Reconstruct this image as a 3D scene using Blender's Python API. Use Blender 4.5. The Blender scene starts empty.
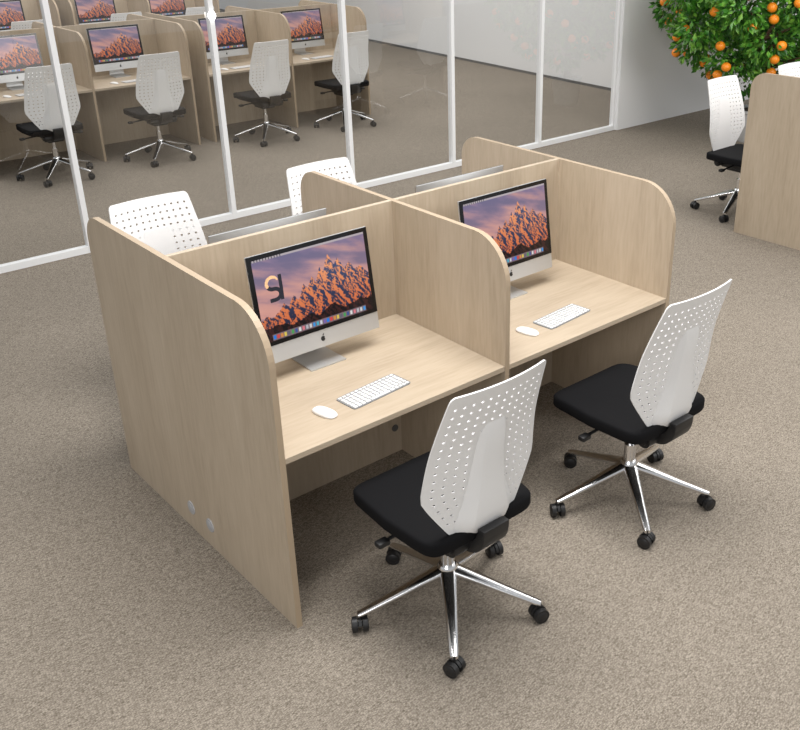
import bpy, bmesh, math, random
import numpy as np
from mathutils import Vector, Matrix, noise as mnoise
random.seed(4)
sc=bpy.context.scene
sc.view_settings.view_transform='Standard'
COL=sc.collection
W,D,H,HD,T=1.0714,0.745,1.283,0.74,0.024

# ---------------------------------------------------------------- materials
def mat(name,col,rough=.5,metal=0,spec=.5):
    m=bpy.data.materials.new(name);m.use_nodes=True
    b=m.node_tree.nodes['Principled BSDF']
    b.inputs['Base Color'].default_value=(*col,1);b.inputs['Roughness'].default_value=rough
    b.inputs['Metallic'].default_value=metal;b.inputs['Specular IOR Level'].default_value=spec
    return m,m.node_tree,b
def ramp(nt,stops):
    r=nt.nodes.new('ShaderNodeValToRGB');e=r.color_ramp.elements
    while len(e)<len(stops): e.new(.5)
    for i,(p,c) in enumerate(stops): e[i].position=p;e[i].color=(*c,1)
    return r
def wood(name,scale,tint=1.0):
    m,nt,b=mat(name,(.5,.4,.3),.45,0,.35)
    tc=nt.nodes.new('ShaderNodeTexCoord');mp=nt.nodes.new('ShaderNodeMapping');mp.inputs['Scale'].default_value=scale
    n1=nt.nodes.new('ShaderNodeTexNoise');n1.inputs['Scale'].default_value=1;n1.inputs['Detail'].default_value=6;n1.inputs['Roughness'].default_value=.6;n1.inputs['Distortion'].default_value=.8
    n2=nt.nodes.new('ShaderNodeTexNoise');n2.inputs['Scale'].default_value=9;n2.inputs['Detail'].default_value=5
    L=nt.links.new
    L(tc.outputs['Object'],mp.inputs['Vector']);L(mp.outputs[0],n1.inputs['Vector']);L(mp.outputs[0],n2.inputs['Vector'])
    mx=nt.nodes.new('ShaderNodeMix');mx.inputs[0].default_value=.42
    L(n1.outputs[0],mx.inputs[2]);L(n2.outputs[0],mx.inputs[3])
    t=tint
    r=ramp(nt,[(.28,(.392*t,.312*t,.226*t)),(.5,(.475*t,.390*t,.291*t)),(.72,(.535*t,.448*t,.344*t))])
    L(mx.outputs[0],r.inputs[0]);L(r.outputs[0],b.inputs['Base Color'])
    return m
M={}
M['woodV']=wood('panel_laminate',(8,8,.9))
M['woodH']=wood('desk_laminate',(1.0,9,8),.98)
M['edge']=mat('edge_banding',(.42,.325,.225),.5)[0]
M['white']=mat('white_plastic',(.84,.84,.84),.4)[0]
M['black']=mat('black_plastic',(.012,.012,.013),.45)[0]
m,nt,b=mat('black_fabric',(.004,.004,.005),.85,0,.2)
n=nt.nodes.new('ShaderNodeTexNoise');n.inputs['Scale'].default_value=400
bp=nt.nodes.new('ShaderNodeBump');bp.inputs['Strength'].default_value=.2;nt.links.new(n.outputs[0],bp.inputs['Height']);nt.links.new(bp.outputs[0],b.inputs['Normal'])
M['fabric']=m
M['chrome']=mat('chrome',(.82,.82,.83),.18,1)[0]
M['alu']=mat('brushed_aluminium',(.62,.63,.64),.35,.6)[0]
M['kbody']=mat('keyboard_aluminium',(.26,.27,.28),.45,.3)[0]
M['bezel']=mat('black_glass',(.005,.005,.006),.08)[0]
M['key']=mat('white_key',(.8,.8,.8),.5)[0]
M['frame']=mat('white_frame',(.87,.88,.89),.35)[0]
M['grey']=mat('grey_plastic',(.42,.42,.43),.5)[0]
M['dgrey']=mat('dark_grey_plastic',(.12,.12,.12),.5)[0]
M['navy']=mat('navy_mark',(.008,.010,.022),.5)[0]
M['gold']=mat('gold_mark',(.85,.52,.28),.5)[0]
M['terracotta']=mat('pot_glaze',(.6,.6,.6),.4)[0]
m,nt,b=mat('glint_glow',(1,1,1),.4);b.inputs['Emission Color'].default_value=(1,.98,.95,1);b.inputs['Emission Strength'].default_value=6  # emission imitates the glare spot at the partition post
M['glint']=m
m,nt,b=mat('wall_paint',(.88,.885,.89),.7)
n=nt.nodes.new('ShaderNodeTexNoise');n.inputs['Scale'].default_value=120
bp=nt.nodes.new('ShaderNodeBump');bp.inputs['Strength'].default_value=.05;nt.links.new(n.outputs[0],bp.inputs['Height']);nt.links.new(bp.outputs[0],b.inputs['Normal'])
M['wall']=m
# carpet : rows of small loops with low-contrast random flecks
m,nt,b=mat('loop_pile_carpet',(.3,.27,.24),.95,0,.1)
L=nt.links.new
tc=nt.nodes.new('ShaderNodeTexCoord')
mp=nt.nodes.new('ShaderNodeMapping');mp.inputs['Rotation'].default_value=(0,0,math.radians(4));mp.inputs['Scale'].default_value=(120,310,1)
L(tc.outputs['Object'],mp.inputs['Vector'])
vo=nt.nodes.new('ShaderNodeTexVoronoi');vo.inputs['Scale'].default_value=1;vo.inputs['Randomness'].default_value=.7
L(mp.outputs[0],vo.inputs['Vector'])
sx=nt.nodes.new('ShaderNodeSeparateColor');L(vo.outputs['Color'],sx.inputs[0])
n1=nt.nodes.new('ShaderNodeTexNoise');n1.inputs['Scale'].default_value=.7;n1.inputs['Detail'].default_value=3;n1.inputs['Roughness'].default_value=.7
L(mp.outputs[0],n1.inputs['Vector'])
def mth(op,a,b_):
    n=nt.nodes.new('ShaderNodeMath');n.operation=op
    for i,x in enumerate((a,b_)):
        if isinstance(x,(int,float)): n.inputs[i].default_value=x
        else: L(x,n.inputs[i])
    return n.outputs[0]
val=mth('ADD',mth('ADD',mth('MULTIPLY',sx.outputs[0],.28),mth('MULTIPLY',n1.outputs[0],.30)),mth('MULTIPLY',vo.outputs['Distance'],-.55))
val=mth('ADD',val,.45)
n2=nt.nodes.new('ShaderNodeTexNoise');n2.inputs['Scale'].default_value=1.1;n2.inputs['Detail'].default_value=4
L(tc.outputs['Object'],n2.inputs['Vector'])
r=ramp(nt,[(.20,(.132,.110,.086)),(.5,(.293,.254,.209)),(.80,(.465,.412,.347))])
L(val,r.inputs[0])
r2=ramp(nt,[(.3,(.95,.95,.95)),(.7,(1.03,1.03,1.03))]);L(n2.outputs[0],r2.inputs[0])
mx=nt.nodes.new('ShaderNodeMix');mx.data_type='RGBA';mx.blend_type='MULTIPLY';mx.inputs[0].default_value=1
L(r.outputs[0],mx.inputs[6]);L(r2.outputs[0],mx.inputs[7]);L(mx.outputs[2],b.inputs['Base Color'])
M['carpet']=m
# glass (thin pane, Schlick reflectance)
m=bpy.data.materials.new('clear_glass');m.use_nodes=True;nt=m.node_tree;nt.nodes.remove(nt.nodes['Principled BSDF'])
tr=nt.nodes.new('ShaderNodeBsdfTransparent');tr.inputs[0].default_value=(.90,.905,.90,1)
gl=nt.nodes.new('ShaderNodeBsdfGlossy');gl.inputs['Roughness'].default_value=.01
ge=nt.nodes.new('ShaderNodeNewGeometry')
dt=nt.nodes.new('ShaderNodeVectorMath');dt.operation='DOT_PRODUCT'
nt.links.new(ge.outputs['Incoming'],dt.inputs[0]);nt.links.new(ge.outputs['Normal'],dt.inputs[1])
def math_(op,a,b_=None):
    n=nt.nodes.new('ShaderNodeMath');n.operation=op
    for i,x in enumerate((a,b_)):
        if x is None: continue
        if isinstance(x,(int,float)): n.inputs[i].default_value=x
        else: nt.links.new(x,n.inputs[i])
    return n.outputs[0]
a=math_('ABSOLUTE',dt.outputs['Value']);a=math_('SUBTRACT',1,a);a=math_('POWER',a,2.2);a=math_('MULTIPLY',a,.85);a=math_('ADD',a,.11)
mx=nt.nodes.new('ShaderNodeMixShader')
nt.links.new(a,mx.inputs[0]);nt.links.new(tr.outputs[0],mx.inputs[1]);nt.links.new(gl.outputs[0],mx.inputs[2]);nt.links.new(mx.outputs[0],nt.nodes['Material Output'].inputs[0])
M['glass']=m
# screen: vertex colour
m,nt,b=mat('display_picture',(0,0,0),.15)
at=nt.nodes.new('ShaderNodeAttribute');at.attribute_name='Col'
nt.links.new(at.outputs['Color'],b.inputs['Emission Color']);b.inputs['Emission Strength'].default_value=.85
M['screen']=m
# leaf, orange
m,nt,b=mat('leaf_green',(.05,.15,.02),.35)
tc=nt.nodes.new('ShaderNodeTexCoord');n=nt.nodes.new('ShaderNodeTexNoise');n.inputs['Scale'].default_value=10
r=ramp(nt,[(.32,(.012,.075,.008)),(.5,(.06,.235,.02)),(.68,(.22,.46,.06))])
nt.links.new(tc.outputs['Object'],n.inputs['Vector']);nt.links.new(n.outputs[0],r.inputs[0]);nt.links.new(r.outputs[0],b.inputs['Base Color'])
M['leaf']=m
m,nt,b=mat('orange_peel',(1.0,.30,.015),.35)
n=nt.nodes.new('ShaderNodeTexNoise');n.inputs['Scale'].default_value=60
bp=nt.nodes.new('ShaderNodeBump');bp.inputs['Strength'].default_value=.15;nt.links.new(n.outputs[0],bp.inputs['Height']);nt.links.new(bp.outputs[0],b.inputs['Normal'])
M['orange']=m
M['bark']=mat('bark',(.12,.07,.035),.9)[0]
M['soil']=mat('soil',(.05,.03,.02),.95)[0]

# ---------------------------------------------------------------- helpers
def addobj(name,bm,mats,parent=None,smooth=False,loc=(0,0,0),rot=(0,0,0),angle=None):
    me=bpy.data.meshes.new(name)
    bmesh.ops.recalc_face_normals(bm,faces=bm.faces[:])
    bm.to_mesh(me);bm.free()
    if not isinstance(mats,(list,tuple)): mats=[mats]
    for k in mats: me.materials.append(k)
    if smooth:
        for p in me.polygons: p.use_smooth=True
        me.set_sharp_from_angle(angle=math.radians(angle or 40))
    o=bpy.data.objects.new(name,me);COL.objects.link(o)
    if parent: o.parent=parent
    o.location=loc;o.rotation_euler=rot
    return o
def empty(name,label,cat,group=None,loc=(0,0,0),rz=0):
    o=bpy.data.objects.new(name,None);COL.objects.link(o);o.empty_display_size=.1
    o.location=loc;o.rotation_euler=(0,0,rz)
    o['label']=label;o['category']=cat
    if group:o['group']=group
    return o
def bevel(bm,geom,off,seg=2):
    bmesh.ops.bevel(bm,geom=geom,offset=off,segments=seg,profile=.5,affect='EDGES',clamp_overlap=True)
def bm_box(bm,x0,x1,y0,y1,z0,z1,bev=0,seg=2,mi=0):
    r=bmesh.ops.create_cube(bm,size=1)
    vs=r['verts']
    for v in vs: v.co=Vector((x0+(v.co.x+.5)*(x1-x0),y0+(v.co.y+.5)*(y1-y0),z0+(v.co.z+.5)*(z1-z0)))
    fs=set(f for v in vs for f in v.link_faces)
    for f in fs:f.material_index=mi
    if bev: bevel(bm,list(set(e for v in vs for e in v.link_edges)),bev,seg)
def bm_cyl(bm,p0,p1,r0,r1=None,seg=24,cap=True,mi=0):
    r1=r0 if r1 is None else r1
    p0=Vector(p0);p1=Vector(p1);d=(p1-p0);q=d.to_track_quat('Z','Y')
    a=[];b_=[]
    for i in range(seg):
        t=2*math.pi*i/seg;c=Vector((math.cos(t),math.sin(t),0))
        a.append(bm.verts.new(p0+q@(c*r0)));b_.append(bm.verts.new(p1+q@(c*r1)))
    for i in range(seg):
        j=(i+1)%seg;f=bm.faces.new((a[i],a[j],b_[j],b_[i]));f.material_index=mi
    if cap:
        bm.faces.new(a[::-1]).material_index=mi;bm.faces.new(b_).material_index=mi
def bm_prism(bm,poly,axis,a,b_,mi=0,emi=None):
    def P(p,t):
        return {'x':(t,p[0],p[1]),'y':(p[0],t,p[1]),'z':(p[0],p[1],t)}[axis]
    A=[bm.verts.new(P(p,a)) for p in poly];B=[bm.verts.new(P(p,b_)) for p in poly]
    bm.faces.new(A[::-1]).material_index=mi;bm.faces.new(B).material_index=mi
    n=len(poly)
    for i in range(n):
        j=(i+1)%n;bm.faces.new((A[i],A[j],B[j],B[i])).material_index=mi if emi is None else emi
def loft(bm,rings,mi=0,capa=True,capb=True):
    R=[[bm.verts.new(p) for p in r] for r in rings];n=len(R[0])
    for a,b_ in zip(R[:-1],R[1:]):
        for i in range(n):
            j=(i+1)%n;bm.faces.new((a[i],a[j],b_[j],b_[i])).material_index=mi
    if capa:bm.faces.new(R[0][::-1]).material_index=mi
    if capb:bm.faces.new(R[-1]).material_index=mi
def superell(a,b_,n=48,e=4.0):
    o=[]
    for i in range(n):
        t=2*math.pi*i/n;c,s=math.cos(t),math.sin(t)
        o.append((a*math.copysign(abs(c)**(2/e),c),b_*math.copysign(abs(s)**(2/e),s)))
    return o
def deepcopy(o,parent=None):
    c=o.copy();COL.objects.link(c)
    if parent: c.parent=parent
    for ch in o.children: deepcopy(ch,c)
    return c
def place(proto,loc,rz,label=None,group=None):
    c=deepcopy(proto);c.location=loc;c.rotation_euler=(0,0,rz)
    if label:c['label']=label
    if group:c['group']=group
    return c

# ---------------------------------------------------------------- chair
BASE_A=math.radians(17);BR=.355
def build_chair():
    ch=empty('office_chair','white perforated plastic back, black seat, chrome star base on castors','chair')
    # seat
    bm=bmesh.new();rings=[]
    prof=[(.466,-.05),(.466,-.02),(.469,-.003),(.477,0),(.510,0),(.517,-.004),(.520,-.011),(.521,-.05),(.521,-.15)]
    for z,ins in prof:
        r=[]
        for x,y in superell(.263+ins,.253+ins,88,9):
            zz=z
            if y>.12: zz-= .6*(y-.12)**2
            k=1-.07*max(0,(y/.25))
            if y<0: k=1-.05*(-y/.25)
            r.append((x*k,y+.03,zz+ .003*(abs(x)/.25)**3*(1 if z>.5 else 0)))
        rings.append(r)
    loft(bm,rings);addobj('seat',bm,M['fabric'],ch,True,angle=50)
    # backrest
    HWP=[(0,.144),(.008,.152),(.03,.162),(.10,.190),(.17,.217),(.25,.246),(.285,.2555),(.31,.2575),(.34,.2560),(.5,.246),(.8,.224),(.965,.211),(.983,.208),(.994,.202),(1,.194)]
    def hw(v):
        for (a,x),(b_,y) in zip(HWP[:-1],HWP[1:]):
            if v<=b_: return x+(y-x)*(v-a)/(b_-a)
        return HWP[-1][1]
    BH=.592;Z0=.515
    def S(u,v):
        w=hw(v);y=-.205-.088*v-.035*max(0,v-.6)+.022*math.sin(v*math.pi)
        y+= .032*(u*w/.23)**2
        return Vector((u*w,y,Z0+BH*v))
    nc,nr=12,16
    us=[-1,-.985]+[-.93+1.86*i/nc for i in range(nc+1)]+[.985,1]
    vs=[0,.012,.03]+[.06+.88*i/nr for i in range(nr+1)]+[.97,.988,1]
    bm=bmesh.new();V={}
    for i,u in enumerate(us):
        for j,v in enumerate(vs): V[i,j]=bm.verts.new(S(u,v))
    mid={}
    def mv(i,j,d):
        k=(i,j,d)
        if k not in mid:
            if d=='u': mid[k]=bm.verts.new(S((us[i]+us[i+1])/2,vs[j]))
            else: mid[k]=bm.verts.new(S(us[i],(vs[j]+vs[j+1])/2))
        return mid[k]
    def ishole(i,j):
        return 2<=i<2+nc and 3<=j<3+nr
    for i in range(len(us)-1):
        for j in range(len(vs)-1):
            if ishole(i,j):
                ring=[V[i,j],mv(i,j,'u'),V[i+1,j],mv(i+1,j,'v'),V[i+1,j+1],mv(i,j+1,'u'),V[i,j+1],mv(i,j,'v')]
                du,dv=us[i+1]-us[i],vs[j+1]-vs[j];cu,cv=(us[i]+us[i+1])/2,(vs[j]+vs[j+1])/2
                inn=[]
                for k in range(8):
                    t=math.radians(-135+45*k);inn.append(bm.verts.new(S(cu+.185*du*math.cos(t),cv+.165*dv*math.sin(t))))
                for k in range(8):
                    l=(k+1)%8;bm.faces.new((ring[k],ring[l],inn[l],inn[k]))
            else:
                l=[V[i,j]]
                if (ishole(i,j-1)): l.append(mv(i,j,'u'))
                l.append(V[i+1,j])
                if ishole(i+1,j): l.append(mv(i+1,j,'v'))
                l.append(V[i+1,j+1])
                if ishole(i,j+1): l.append(mv(i,j+1,'u'))
                l.append(V[i,j+1])
                if ishole(i-1,j): l.append(mv(i,j,'v'))
                bm.faces.new(l)
    bmesh.ops.recalc_face_normals(bm,faces=bm.faces[:])
    bmesh.ops.solidify(bm,geom=bm.faces[:],thickness=.006)
    addobj('backrest',bm,M['white'],ch,True,angle=35)
    # white tapered moulded bracket behind the back
    bm=bmesh.new();rings=[]
    for v,hwd,th in [(-.035,.092,.026),(.0,.130,.034),(.05,.138,.042),(.10,.126,.045),(.22,.104,.043),(.35,.089,.039),(.5,.078,.033),(.66,.069,.026),(.73,.063,.010)]:
        c=S(0,max(v,0));z=Z0+BH*v;y=c.y+.006
        ee=[(-1,0),(-.60,.96),(-.56,1),(.56,1),(.60,.96),(1,0)]
        rings.append([(hwd*a,y-th*b_,z) for a,b_ in ee])
    loft(bm,rings)
    addobj('back_bracket',bm,M['white'],ch,True,angle=24)
    # support arm under the seat: slim curved plate
    bm=bmesh.new()
    outer=[];inner=[]
    for k in range(10):
        a=math.radians(-90-90*k/9);outer.append((-.165+.104*math.cos(a),.492+.098*math.sin(a)));inner.append((-.165+.068*math.cos(a),.492+.050*math.sin(a)))
    poly=[(-.02,.394)]+outer+[(-.272,.522),(-.238,.522)]+inner[::-1]+[(-.02,.442)]
    bm_prism(bm,poly,'x',-.060,.060)
    bevel(bm,bm.edges[:],.003,2)
    addobj('back_support',bm,M['black'],ch,True)
    # mechanism: stacked housings with a torsion barrel
    bm=bmesh.new();bm_box(bm,-.09,.09,-.15,.13,.385,.435,.015,2);bm_box(bm,-.075,.075,-.10,.10,.362,.39,.010,2);bm_box(bm,-.18,.18,-.14,.14,.445,.470,.006,1)
    bm_cyl(bm,(-.125,-.16,.425),(.125,-.16,.425),.034,seg=20);bm_cyl(bm,(-.14,-.16,.425),(.14,-.16,.425),.020,seg=20);bm_box(bm,-.10,.10,-.12,.12,.43,.45,.004,1)
    addobj('tilt_mechanism',bm,M['black'],ch,True)
    for x0,x1,yy in ((-.08,-.24,.04),(.08,.24,-.02)):
        s=-1 if x1<0 else 1
        bm=bmesh.new();bm_cyl(bm,(x0,yy,.42),(x1,yy+.005,.41),.007,seg=10);bm_box(bm,min(x1,x1+s*.05),max(x1,x1+s*.05),yy-.015,yy+.02,.398,.42,.006,2)
        addobj('lever',bm,M['black'],ch,True)
    bm=bmesh.new();bm_cyl(bm,(0,0,.12),(0,0,.29),.027,seg=20);bm_cyl(bm,(0,0,.29),(0,0,.38),.016,seg=20)
    addobj('gas_column',bm,M['chrome'],ch,True)
    bm=bmesh.new()
    rings=[[(r*math.cos(2*math.pi*i/30),r*math.sin(2*math.pi*i/30),z) for i in range(30)] for r,z in [(.028,.125),(.036,.13),(.042,.15),(.040,.195),(.033,.205)]]
    loft(bm,rings);base=addobj('star_base',bm,M['chrome'],ch,True)
    for k in range(5):
        a=2*math.pi*k/5+BASE_A
        bm=bmesh.new();rings=[]
        for r,z,w,h in [(.025,.178,.032,.019),(.12,.150,.0275,.0155),(.23,.115,.0220,.0125),(BR-.01,.081,.0170,.010),(BR+.008,.077,.014,.008)]:
            rings.append([(r,w*math.copysign(abs(math.cos(2*math.pi*q/16))**.8,math.cos(2*math.pi*q/16)),z+h*math.copysign(abs(math.sin(2*math.pi*q/16))**.8,math.sin(2*math.pi*q/16))) for q in range(16)])
        loft(bm,rings)
        addobj('leg',bm,M['chrome'],base,True,rot=(0,0,a),angle=60)
        bm=bmesh.new()
        for s in (-1,1):
            bm_cyl(bm,(s*.010,0,.030),(s*.029,0,.030),.030,seg=22)
            bm_cyl(bm,(s*.029,0,.030),(s*.032,0,.030),.022,.018,seg=16)
        bm_cyl(bm,(-.010,0,.030),(.010,0,.030),.010,seg=12)
        pl=[(.031*math.cos(math.radians(20+160*i/8)),.031+.031*math.sin(math.radians(20+160*i/8))) for i in range(9)]
        bm_prism(bm,pl,'x',-.006,.006)
        bm_cyl(bm,(0,0,.05),(0,0,.082),.009,seg=12)
        addobj('caster',bm,M['black'],base,True,loc=(BR*math.cos(a),BR*math.sin(a),0),rot=(0,0,a+random.uniform(-1.0,1.0)))
    return ch
chairP=build_chair()

# ---------------------------------------------------------------- computer
def lerp(a,b_,t): return a+(b_-a)*t
def screen_mesh(w,h):
    nx,ny=250,150
    X=np.linspace(0,1,nx);Y=np.linspace(0,1,ny)
    cols=np.zeros((ny,nx,3))
    A_=np.array
    def ridge(u):
        pts=[(0,.26),(.05,.32),(.10,.28),(.16,.33),(.21,.42),(.25,.36),(.30,.47),(.34,.40),(.40,.57),(.43,.51),(.48,.63),(.51,.55),(.56,.73),(.59,.66),(.645,.86),(.69,.70),(.73,.77),(.78,.63),(.83,.69),(.88,.57),(.93,.60),(1,.48)]
        for (a,x),(b_,y) in zip(pts[:-1],pts[1:]):
            if u<=b_: r=x+(y-x)*(u-a)/(b_-a);break
        return r+.018*mnoise.fractal((u*60,1.3,0),1.0,2.0,3)
    rd=[ridge(u) for u in X]
    low=[.15+.06*mnoise.fractal((u*7,7.7,0),1,2,4)+.05*u for u in X]
    def hf(u,v): return abs(mnoise.fractal((u*9.5+v*4.5,v*5.5-u*1.5,2.0),.85,2.2,5))
    for j,v in enumerate(Y):
        for i,u in enumerate(X):
            if v<rd[i]:
                e=.005
                i0=max(0,i-5);i1=min(nx-1,i+5);sl=(rd[i1]-rd[i0])/(X[i1]-X[i0])
                g=(hf(u+e,v)-hf(u-e,v))/(2*e)
                near=max(0,1-(rd[i]-v)/.22)
                lit=1/(1+math.exp(-g*.8-sl*1.4*near+.35))
                k=min(1,max(0,v/.7))
                warm=lerp(A_((.82,.38,.22)),A_((.98,.64,.45)),k);dark=lerp(A_((.15,.14,.21)),A_((.28,.33,.47)),k)
                c=lerp(dark,warm,lit)
                if v<low[i]: c=A_((.10,.075,.10))+A_((.18,.08,.05))*lit*.8
            else:
                k=(v-.3)/.7
                base=lerp(A_((.88,.63,.58)),A_((.52,.47,.60)),k)
                cl=mnoise.fractal((u*2.2+3,v*6+u*2.5,9.0),.95,2,5)
                t=max(0,min(1,cl*1.5+.1))
                c=lerp(base,A_((.92,.67,.60)),t*.65)
                if cl<-.05: c=lerp(c,A_((.40,.40,.53)),min(.55,-cl*1.0))
            cols[j,i]=c
            if v>.978: cols[j,i]=(.74,.70,.72) if not(u<.26 and int(u*125)%3==0) else (.3,.3,.33)
    pal=[(.15,.5,.9),(.85,.85,.9),(.25,.6,.9),(.75,.75,.78),(.9,.9,.9),(.3,.65,.35),(.9,.8,.35),(.85,.3,.3),(.5,.4,.7),(.3,.7,.8),(.85,.85,.85),(.9,.5,.55),(.25,.35,.6),(.4,.4,.45),(.85,.55,.3)]
    nI=27;d0,d1=.07,.93
    for j,v in enumerate(Y):
        if .008<v<.082:
            for i,u in enumerate(X):
                if d0<u<d1:
                    t=(u-d0)/(d1-d0)*nI;fi=t-int(t)
                    cols[j,i]=cols[j,i]*.35+A_((.66,.60,.64))*.65
                    if .2<fi<.85 and .022<v<.070: cols[j,i]=pal[(int(t)*7)%15]
    cols=np.clip(cols,0,1)**2.2
    bm=bmesh.new();lay=bm.verts.layers.float_color.new('Col')
    g=[[None]*nx for _ in range(ny)]
    for j in range(ny):
        for i in range(nx):
            vv=bm.verts.new(((X[i]-.5)*w,0,Y[j]*h));vv[lay]=(*cols[j,i],1);g[j][i]=vv
    for j in range(ny-1):
        for i in range(nx-1): bm.faces.new((g[j][i],g[j][i+1],g[j+1][i+1],g[j+1][i]))
    return bm
def flatcurve(bm,pts,wd,y=0,mi=0):
    P=[Vector(p) for p in pts];n=len(P);prev=None
    for i in range(n):
        t=(P[min(i+1,n-1)]-P[max(i-1,0)]).normalized();nn=Vector((-t.y,t.x));w=wd[i] if isinstance(wd,list) else wd
        a=bm.verts.new((P[i].x+nn.x*w,y,P[i].y+nn.y*w));b_=bm.verts.new((P[i].x-nn.x*w,y,P[i].y-nn.y*w))
        if prev: bm.faces.new((prev[0],a,b_,prev[1])).material_index=mi
        prev=(a,b_)
SW,SH=.562,.443
def build_computer():
    c=empty('desktop_computer','slim silver all-in-one computer showing an orange mountain picture','computer')
    tilt=-math.radians(8)
    bm=bmesh.new();nx,ny=16,14
    F={};Bk={}
    for i in range(nx+1):
        for j in range(ny+1):
            u=-1+2*i/nx;v=-1+2*j/ny
            F[i,j]=bm.verts.new((u*SW/2,0,(v+1)/2*SH))
            Bk[i,j]=bm.verts.new((u*SW/2,.007+.036*(1-u*u)**.8*(1-v*v)**.8,(v+1)/2*SH))
    for i in range(nx):
        for j in range(ny):
            bm.faces.new((F[i,j],F[i+1,j],F[i+1,j+1],F[i,j+1]));bm.faces.new((Bk[i,j],Bk[i,j+1],Bk[i+1,j+1],Bk[i+1,j]))
    for i in range(nx):
        bm.faces.new((F[i,0],Bk[i,0],Bk[i+1,0],F[i+1,0]));bm.faces.new((F[i,ny],F[i+1,ny],Bk[i+1,ny],Bk[i,ny]))
    for j in range(ny):
        bm.faces.new((F[0,j],F[0,j+1],Bk[0,j+1],Bk[0,j]));bm.faces.new((F[nx,j],Bk[nx,j],Bk[nx,j+1],F[nx,j+1]))
    ZB=.080;YB=-.07
    hs=addobj('housing',bm,M['alu'],c,True,loc=(0,YB,ZB),rot=(tilt,0,0))
    CH=.074
    bm=bmesh.new();bm_box(bm,-SW/2+.001,SW/2-.001,-.0035,-.0002,CH,SH-.001)
    addobj('bezel',bm,M['bezel'],hs)
    bw=.020
    bm=screen_mesh(SW-2*bw,SH-CH-2*bw+.006)
    addobj('display',bm,M['screen'],hs,loc=(0,-.0042,CH+bw-.004))
    bm=bmesh.new();pts=[]
    for i in range(48):
        t=2*math.pi*i/48;x=math.cos(t);z=math.sin(t)
        r=1-.12*max(0,z)**8-.10*max(0,-z)**10
        x*=r*.92*(1-.10*max(0,-z));z*=r
        dx,dz=x-1.15,z-.15
        d=math.hypot(dx,dz)
        if d<.5: x=1.15+dx/d*.5;z=.15+dz/d*.5
        pts.append((x*.011,z*.0115))
    bm_prism(bm,pts,'y',-.0012,-.0002)
    lf=[(math.cos(2*math.pi*i/16)*.0022,math.sin(2*math.pi*i/16)*.0052) for i in range(16)]
    lf=[(x*.8+z*.6+.003,-x*.6+z*.8+.0165) for x,z in lf]
    bm_prism(bm,lf,'y',-.0012,-.0002)
    addobj('emblem',bm,M['black'],hs,loc=(0,0,CH/2-.002))
    bm=bmesh.new();rings=[]
    prof=[(-.095,.003),(-.03,.003),(.05,.004),(.072,.010),(.078,.025),(.072,.06),(.055,.12),(.03,.20),(.005,.25)]
    for k,(y,z) in enumerate(prof):
        a=Vector(prof[max(k-1,0)]);b_=Vector(prof[min(k+1,len(prof)-1)]);t=(b_-a).normalized();nn=Vector((-t.y,t.x))*.0028
        w=.085-.012*k/len(prof)
        rings.append([(-w,y-nn.x,z-nn.y),(w,y-nn.x,z-nn.y),(w,y+nn.x,z+nn.y),(-w,y+nn.x,z+nn.y)])
    loft(bm,rings);addobj('stand',bm,M['alu'],c,True)
    return c
compP=build_computer()
def build_keyboard():
    k=empty('keyboard','slim wireless keyboard with white keys','keyboard')
    bm=bmesh.new();bm_prism(bm,[(x,y) for x,y in superell(.148,.059,40,14)],'z',0,.0034)
    addobj('body',bm,M['kbody'],k,True)
    bm=bmesh.new()
    for r in range(6):
        y=.047-.0185*r;h=.0135 if r else .0095
        x=-.143
        wds=[.0203]*14
        if r==5: wds=[.02,.02,.02,.025,.10,.025,.02,.018,.018,.018]
        sc_=.286/sum(wds)
        for w in wds:
            w*=sc_
            bm_box(bm,x+.0027,x+w-.0027,y-h/2,y+h/2,.0034,.0055);x+=w
    addobj('key_grid',bm,M['key'],k)
    return k
kbP=build_keyboard()
def build_mouse():
    m_=empty('computer_mouse','low white wireless mouse','mouse')
    bm=bmesh.new();rings=[]
    for z,s in [(0,.93),(.003,1),(.007,.97),(.011,.88),(.014,.72),(.0162,.5),(.017,.25)]:
        rings.append([(x,y,z) for x,y in superell(.029*s,.057*s,32,2.6)])
    loft(bm,rings);addobj('body',bm,M['key'],m_,True,angle=60)
    return m_
moP=build_mouse()

# ---------------------------------------------------------------- workstation island
def panel_poly():
    R=.19;R2=.12;yb,yf=-D,D;pts=[(yb,0),(yf,0)]
    for i in range(13):
        t=math.radians(90*i/12);pts.append((yf-R2+R2*math.cos(t),H-R2+R2*math.sin(t)))
    for i in range(13):
        t=math.radians(90+90*i/12);pts.append((yb+R+R*math.cos(t),H-R+R*math.sin(t)))
    return pts
bm=bmesh.new();bm_prism(bm,panel_poly(),'x',-T/2,T/2,0,1)
sideP=addobj('side_panel',bm,[M['woodV'],M['edge']])
bm=bmesh.new();bm_box(bm,T/2,W-T/2,-T/2,T/2,0,H)
spineP=addobj('back_panel',bm,M['woodV'])
bm=bmesh.new();bm_box(bm,T/2,W-T/2,-D+.002,-T/2,HD-T,HD,.0015,1)
deskP=addobj('desktop',bm,M['woodH'])
def island(loc,n,label):
    e=empty('cubicle_workstation',label,'workstation',loc=loc)
    for i in range(n+1):
        o=sideP.copy();COL.objects.link(o);o.parent=e;o.location=(i*W,0,0)
    for i in range(n):
        o=spineP.copy();COL.objects.link(o);o.parent=e;o.location=(i*W,0,0)
        o=deskP.copy();COL.objects.link(o);o.parent=e;o.location=(i*W,0,0)
        o=deskP.copy();COL.objects.link(o);o.parent=e;o.location=(i*W+W,0,0);o.rotation_euler=(0,0,math.pi)
    return e
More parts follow.
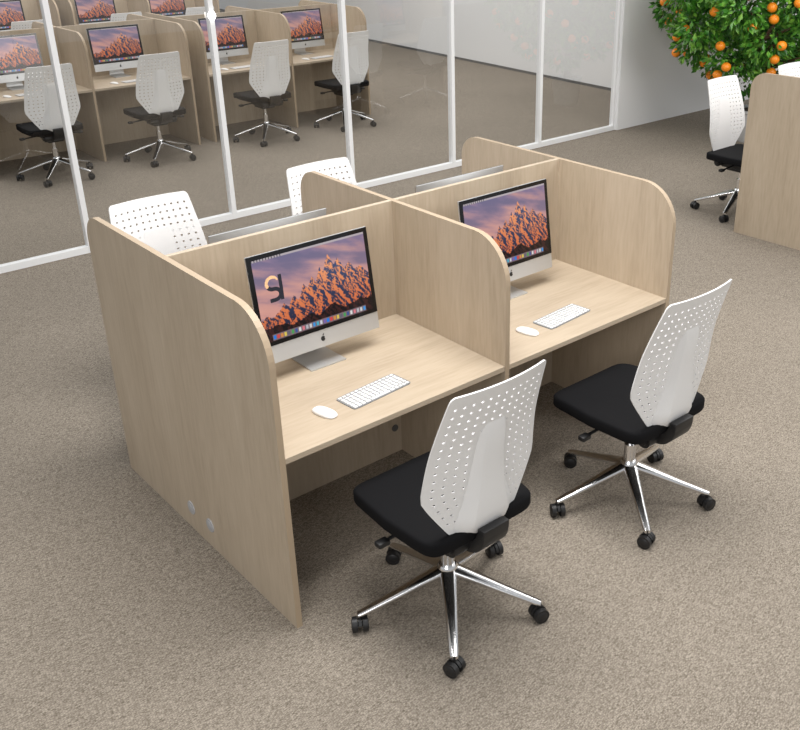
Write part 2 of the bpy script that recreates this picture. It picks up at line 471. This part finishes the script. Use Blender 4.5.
def furnish(loc,i,front=True,chair=True,kb=True,coff=None,crz=0,clab=None):
    x0,y0=loc[0],loc[1];s=1 if front else -1
    if coff is None: coff=(-.04,-1.027) if front else (.058,-1.05)
    cx=x0+i*W+W/2;rz=0 if front else math.pi
    c=place(compP,(cx-s*.010,y0-s*.155,HD+.0006),rz,group='desktop computers on the cubicle desks')
    if kb:
        place(kbP,(cx-s*.005,y0-s*.555,HD+.0006),rz+math.radians(5),group='keyboards on the cubicle desks')
        place(moP,(cx-s*.245,y0-s*.57,HD+.0006),rz+math.radians(12),group='mice on the cubicle desks')
    if chair:
        place(chairP,(cx+s*coff[0],y0+s*coff[1],0),rz+crz,clab,group='office chairs at the cubicles')
    return c

main=(0,0,0)
ws=island(main,2,'pale oak laminate double-sided cubicle desk with rounded dividers')
for i in range(2):
    c=furnish(main,i,True)
    if i==0: firstcomp=c
    furnish(main,i,False,kb=False,coff=((.018,-1.05),(.062,-1.06))[i])
for (y,z) in ((.08,.115),(-.09,.115)):
    bm=bmesh.new();bm_cyl(bm,(-T/2-.004,y,z),(-T/2,y,z),.03,.032,seg=28);bm_cyl(bm,(-T/2-.006,y,z),(-T/2-.004,y,z),.018,.022,seg=24)
    o=addobj('grommet',bm,M['grey'],ws,True);o['label']='round grey plastic grommet'
bm=bmesh.new();bm_cyl(bm,(1.02,-T/2,.14),(1.02,-T/2-.004,.14),.018,seg=24)
addobj('grommet',bm,M['dgrey'],ws,True)
# mark on the first display
disp=[o for h_ in firstcomp.children if h_.name.startswith('housing') for o in h_.children if o.name.startswith('display')][0]
bm=bmesh.new()
def arc(cx,cy,rx,ry,a0,a1,n=16): return [(cx+rx*math.cos(math.radians(a0+(a1-a0)*i/n)),cy+ry*math.sin(math.radians(a0+(a1-a0)*i/n))) for i in range(n+1)]
flatcurve(bm,arc(-.008,.026,.026,.024,20,215),[.0030+.0034*min(1,i/5) for i in range(17)],-.0004,1)
flatcurve(bm,arc(-.008,.026,.026,.024,210,275,8)+arc(-.004,-.020,.026,.022,85,-95),.0080,-.0003,0)
flatcurve(bm,[(-.006,-.042),(-.028,-.042)],.0080,-.00028,0)
flatcurve(bm,[(.028,.054),(.028,.0),(.026,-.048)],.0075,-.0002,0)
o=addobj('screen_mark',bm,[M['navy'],M['gold']],disp,loc=(-.180,-.001,.205));o['label']='dark letter mark with a gold hook'

IA=[(1.165,7.28,0),(3.505,7.28,0)]
IB=[(1.165,11.0,0),(3.505,11.0,0)]
for k,I in enumerate(IA):
    island(I,2,'pale oak laminate cubicle desk behind the glass partition')
    for i in range(2):
        furnish(I,i,True);furnish(I,i,False,kb=False)
for k,I in enumerate(IB):
    island(I,2,'pale oak laminate cubicle desk deep behind the glass partition')
    for i in range(2): furnish(I,i,True,kb=False)
IC=(5.14,.055,0)
island(IC,2,'pale oak laminate cubicle desk beside the orange tree')
for i in range(2): furnish(IC,i,False,kb=False)

def rm(o):
    for ch in list(o.children): rm(ch)
    bpy.data.objects.remove(o)
for pr in (chairP,compP,kbP,moP,sideP,spineP,deskP): rm(pr)

# ---------------------------------------------------------------- orange tree
rnd=random.Random(11)
TX,TY=7.96,2.5
tree=empty('potted_orange_tree','bushy green potted tree covered in ripe oranges','tree',loc=(TX,TY,0))
bm=bmesh.new();loft(bm,[[(r*math.cos(2*math.pi*i/32),r*math.sin(2*math.pi*i/32),z) for i in range(32)] for r,z in [(.14,0),(.155,.02),(.19,.32),(.205,.33),(.205,.36),(.19,.36),(.18,.32)]])
addobj('pot',bm,M['terracotta'],tree,True)
bm=bmesh.new();bm_cyl(bm,(0,0,.30),(0,0,.335),.18,seg=28);addobj('soil',bm,M['soil'],tree)
bm=bmesh.new();bm_cyl(bm,(0,0,.32),(.02,.01,1.1),.045,.035,seg=12)
for k in range(9):
    a=k*2.4;e=rnd.uniform(.3,1.0);l=rnd.uniform(.6,1.0)
    z0=rnd.uniform(.75,1.1)
    p1=(l*math.cos(a)*math.cos(e),l*math.sin(a)*math.cos(e),z0+l*math.sin(e))
    bm_cyl(bm,(.02,.01,z0),p1,.024,.008,seg=8)
addobj('trunk',bm,M['bark'],tree,True)
CZ,RX_,RZ_=1.65,1.20,1.16
lob=[]
for k in range(44):
    zz=1-2*(k+.5)/44;ph=k*2.39996;rr_=math.sqrt(1-zz*zz)
    d=Vector((rr_*math.cos(ph),rr_*math.sin(ph),zz));s=rnd.uniform(.66,.84)
    lob.append((Vector((d.x*RX_*s,d.y*RX_*s,CZ+d.z*RZ_*s)),rnd.uniform(.18,.30)))
bm=bmesh.new()
for k in range(17000):
    if rnd.random()<.88:
        c,rr=rnd.choice(lob)
        d=Vector((rnd.gauss(0,1),rnd.gauss(0,1),rnd.gauss(0,1))).normalized()
        p=c+d*rr*rnd.uniform(.7,1.18)
    else:
        d=Vector((rnd.gauss(0,1),rnd.gauss(0,1),rnd.gauss(0,1))).normalized();p=Vector((0,0,CZ))+d*.85*rnd.uniform(.6,1)
    ln=rnd.uniform(.065,.11);w=ln*.24
    out=(d+Vector((rnd.uniform(-.8,.8),rnd.uniform(-.8,.8),rnd.uniform(-.9,.5)))).normalized()
    side=out.cross(Vector((rnd.uniform(-1,1),rnd.uniform(-1,1),rnd.uniform(-1,1)))).normalized();up=out.cross(side)
    A=bm.verts.new(p);B=bm.verts.new(p+out*ln*.5+side*w+up*w*.35);C=bm.verts.new(p+out*ln);E=bm.verts.new(p+out*ln*.5-side*w+up*w*.35)
    bm.faces.new((A,B,C));bm.faces.new((A,C,E))
f=addobj('foliage',bm,M['leaf'],tree);f['kind']='stuff'
bm=bmesh.new();bmesh.ops.create_uvsphere(bm,u_segments=20,v_segments=12,radius=.050)
for v in bm.verts: v.co.z*=.94
op=addobj('orange',bm,M['orange'],tree,True,angle=80)
first=True
for k in range(100):
    zz=.55-1.5*(k+.5)/100;ph=k*2.39996*1.0+rnd.uniform(-.25,.25);rr_=math.sqrt(1-zz*zz)
    d=Vector((rr_*math.cos(ph),rr_*math.sin(ph),zz))
    s=1.5
    while s>.6:
        p=Vector((d.x*s,d.y*s,CZ+d.z*s))
        if any((p-c).length<rr*1.14 for c,rr in lob): break
        s-=.02
    s=max(s,.93)
    p=Vector((d.x*s,d.y*s,CZ+d.z*s))
    if first: op.location=p;first=False
    else:
        o=op.copy();COL.objects.link(o);o.parent=tree;o.location=p

# ---------------------------------------------------------------- room
def struct(name,bm,mt):
    o=addobj(name,bm,mt);o['kind']='structure';return o
bm=bmesh.new();bm_box(bm,-8,18,-8,20,-.1,0);struct('floor',bm,M['carpet'])
GY=3.91
posts=[1.04+1.241*(k-3) for k in range(9)]
k=0
for a,b_ in zip(posts[:-1],posts[1:]):
    k+=1;bm=bmesh.new()
    bm.faces.new([bm.verts.new(p) for p in ((a+.02,GY,.05),(b_-.02,GY,.05),(b_-.02,GY,3.0),(a+.02,GY,3.0))])
    struct('window_%d'%k,bm,M['glass'])
t=0;P=[]
for x in posts:
    t+=1;bm=bmesh.new();bm_box(bm,x-.02,x+.02,GY-.03,GY+.03,0,3.0);P.append(struct('trim_%d'%t,bm,M['frame']))
for a,b_ in zip(posts[:-1],posts[1:]):
    t+=1;bm=bmesh.new();bm_box(bm,a+.02,b_-.02,GY-.028,GY+.028,0,.05);struct('trim_%d'%t,bm,M['frame'])
bm=bmesh.new();bm_box(bm,posts[-1]+.02,18,GY-.06,GY+.06,0,3.0);struct('wall_front',bm,M['wall'])
def wallseg(p,q,th,z0,z1):
    p=Vector(p);q=Vector(q);d=(q-p).normalized();n=Vector((d.y,-d.x))*th
    bm=bmesh.new();bm_prism(bm,[tuple(p),tuple(q),tuple(q+n),tuple(p+n)],'z',z0,z1);return bm
struct('wall_side',wallseg((9.0,3.98),(10.26,20),.12,0,3.0),M['wall'])
struct('baseboard_side',wallseg((8.985,3.98),(10.245,20),.012,0,.035),M['dgrey'])
# glowing disc added on a partition post to imitate a bright glare spot
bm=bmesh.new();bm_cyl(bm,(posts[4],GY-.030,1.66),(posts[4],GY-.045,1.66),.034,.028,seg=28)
o=addobj('glint_disc',bm,M['glint'],P[4],True)

# lights
def area(loc,size,power,target=None):
    l=bpy.data.lights.new('ceiling_or_fill_light','AREA');l.shape='RECTANGLE';l.size=size[0];l.size_y=size[1];l.energy=power;l.color=(1,.98,.955)
    o=bpy.data.objects.new('ceiling_or_fill_light',l);COL.objects.link(o);o.location=loc
    if target: o.rotation_euler=(Vector(target)-Vector(loc)).to_track_quat('-Z','Y').to_euler()
area((0.9,-.9,4.2),(2.4,2.0),188);area((4,8,4.2),(8,5),340);area((7,0,4.2),(4,4),170)
area((-4.2,-4.2,3.6),(3,2.5),125,(.6,-.2,.4))  # added fill, no ceiling fixture: brightens chair backs and left outer panel
area((5.0,-4.5,3.6),(3,2.5),185,(9.0,3.9,1.4))  # added fill, no ceiling fixture: aimed at the front wall to whiten it
w=bpy.data.worlds.new('world');sc.world=w;w.use_nodes=True
w.node_tree.nodes['Background'].inputs[0].default_value=(.97,.985,1,1);w.node_tree.nodes['Background'].inputs[1].default_value=.47
# camera
cd=bpy.data.cameras.new('camera');co=bpy.data.objects.new('camera',cd);COL.objects.link(co)
co.location=(-1.3284,-3.2243,2.4946);co.rotation_euler=(1.1329,.0033,-.7324);cd.sensor_width=36;cd.lens=935.7/800*36;cd.clip_end=100
cd.shift_x=-75.3/800;cd.shift_y=-30/800
sc.camera=co
